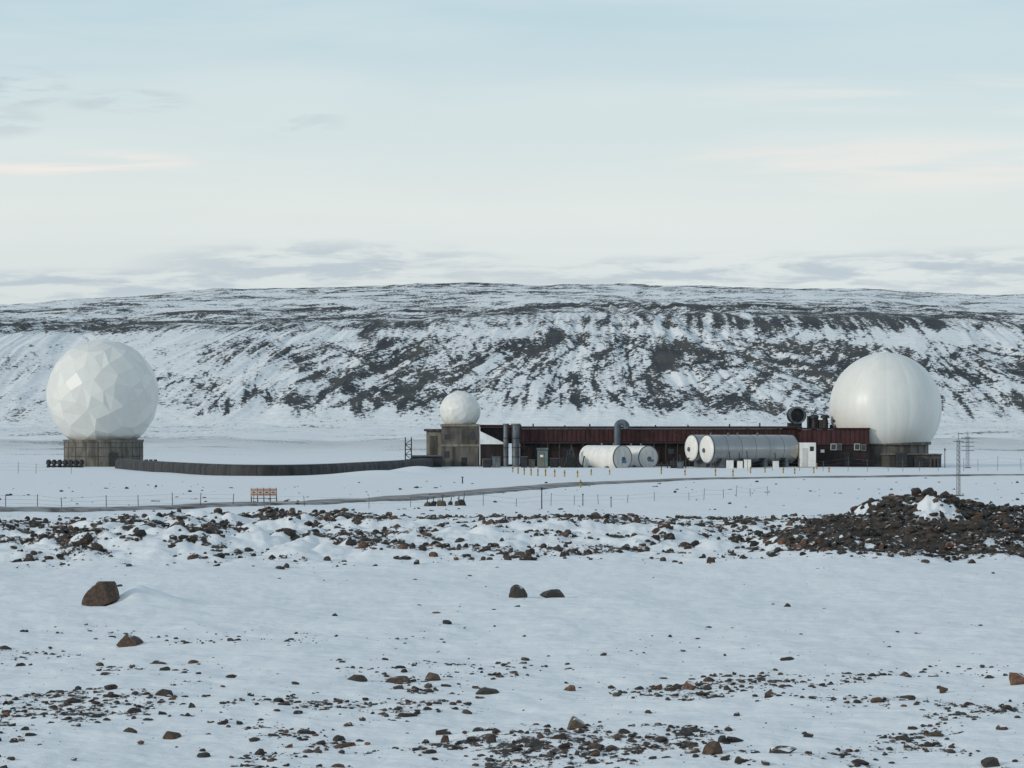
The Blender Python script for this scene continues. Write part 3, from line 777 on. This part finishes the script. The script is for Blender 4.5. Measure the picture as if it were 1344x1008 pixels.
# ------------------------------------------------------------------ world
w=bpy.data.worlds.new('World'); scene.world=w; w.use_nodes=True
nt=w.node_tree; k=N(nt); bg=nt.nodes['Background']
sd=Vector((-.82,-.50,.29)).normalized()
sky=k.n('ShaderNodeTexSky',sky_type='NISHITA'); sky.sun_disc=False; sky.sun_elevation=math.asin(sd.z); sky.sun_rotation=math.atan2(sd.x,sd.y)
sky.air_density=1.0; sky.dust_density=1.5; sky.ozone_density=1.5
skyc=k.mix(1,sky.outputs[0],c4((.10,.10,.10)),'MULTIPLY')
tc=k.n('ShaderNodeTexCoord').outputs['Generated']; sp=k.n('ShaderNodeSeparateXYZ'); k.l(tc,sp.inputs[0])
ya=k.math('MAXIMUM',k.math('ABSOLUTE',sp.outputs[1]),.15)
az=k.math('DIVIDE',sp.outputs[0],ya); el=k.math('DIVIDE',sp.outputs[2],ya)
ramp=k.n('ShaderNodeValToRGB'); k.l(k.math('MULTIPLY',sp.outputs[2],2.0),ramp.inputs[0])
cr_=ramp.color_ramp; cr_.elements[0].position=0; cr_.elements[0].color=(.68,.73,.745,1); cr_.elements[1].position=1; cr_.elements[1].color=(.42,.53,.62,1)
for p,c in ((.10,(.75,.81,.825)),(.155,(.79,.845,.835)),(.21,(.71,.81,.825)),(.29,(.55,.715,.785)),(.5,(.46,.59,.68))):
    e_=cr_.elements.new(p); e_.color=c4(c)
veil=k.mix(.13,ramp.outputs[0],skyc)
cb_=k.n('ShaderNodeCombineXYZ'); k.l(az,cb_.inputs[0]); k.l(el,cb_.inputs[1])
def cn_(sx,sy,det=5,off=0,ro=.55):
    m=k.n('ShaderNodeMapping'); m.inputs['Scale'].default_value=(sx,sy,1); m.inputs['Location'].default_value=(off,off*.7,0); m.inputs['Rotation'].default_value=(0,0,.02); k.l(cb_.outputs[0],m.inputs['Vector'])
    n=k.n('ShaderNodeTexNoise'); n.inputs['Scale'].default_value=1; n.inputs['Detail'].default_value=det; n.inputs['Roughness'].default_value=ro; n.inputs['Distortion'].default_value=.3; k.l(m.outputs[0],n.inputs['Vector']); return n.outputs['Fac']
def ell(cx,cy,rx,ry):
    a=k.math('DIVIDE',k.math('SUBTRACT',az,(cx-672)/F),rx/F); b_=k.math('DIVIDE',k.math('SUBTRACT',el,(560-cy)/F),ry/F)
    return k.mapr(k.math('ADD',k.math('MULTIPLY',a,a),k.math('MULTIPLY',b_,b_)),0,1,1,0)
c=veil
c=k.mix(k.math('MULTIPLY',k.mapr(cn_(5,34,4,3.1),.40,.72),.25),c,c4((.84,.88,.86)))
n_=k.mapr(cn_(10,110,4,8.3),.40,.60)
for cx,cy,rx,ry,s_ in ((90,214,200,22,.9),(1180,215,420,46,.5),(1250,125,420,34,.3)):
    c=k.mix(k.math('MULTIPLY',k.math('MULTIPLY',ell(cx,cy,rx,ry),n_),s_),c,c4((.90,.84,.79)))
n2_=k.mapr(cn_(24,150,6,1.7,.62),.42,.58)
for cx,cy,rx,ry,s_ in ((110,374,330,26,.9),(430,348,300,40,.85),(1080,362,600,36,.85),(1320,345,300,26,.55),(25,114,80,32,.9),(165,133,100,20,.6),(395,160,70,28,.35),(10,160,60,26,.45)):
    c=k.mix(k.math('MULTIPLY',k.math('MULTIPLY',ell(cx,cy,rx,ry),n2_),s_),c,c4((.49,.57,.63)))
k.l(c,bg.inputs[0]); bg.inputs[1].default_value=1.0
# sun
L=bpy.data.lights.new('sun','SUN'); L.energy=1.6; L.angle=math.radians(8); L.color=(1,.90,.77)
lo=bpy.data.objects.new('sun',L); lo.rotation_euler=(-sd).to_track_quat('-Z','Y').to_euler(); scene.collection.objects.link(lo)
# camera
cam=bpy.data.cameras.new('camera'); cam.lens=100; cam.sensor_width=36; cam.shift_y=56/1344; cam.clip_start=1; cam.clip_end=20000
co=bpy.data.objects.new('camera',cam); co.location=(0,0,H); co.rotation_euler=(math.radians(90),0,0); scene.collection.objects.link(co); scene.camera=co
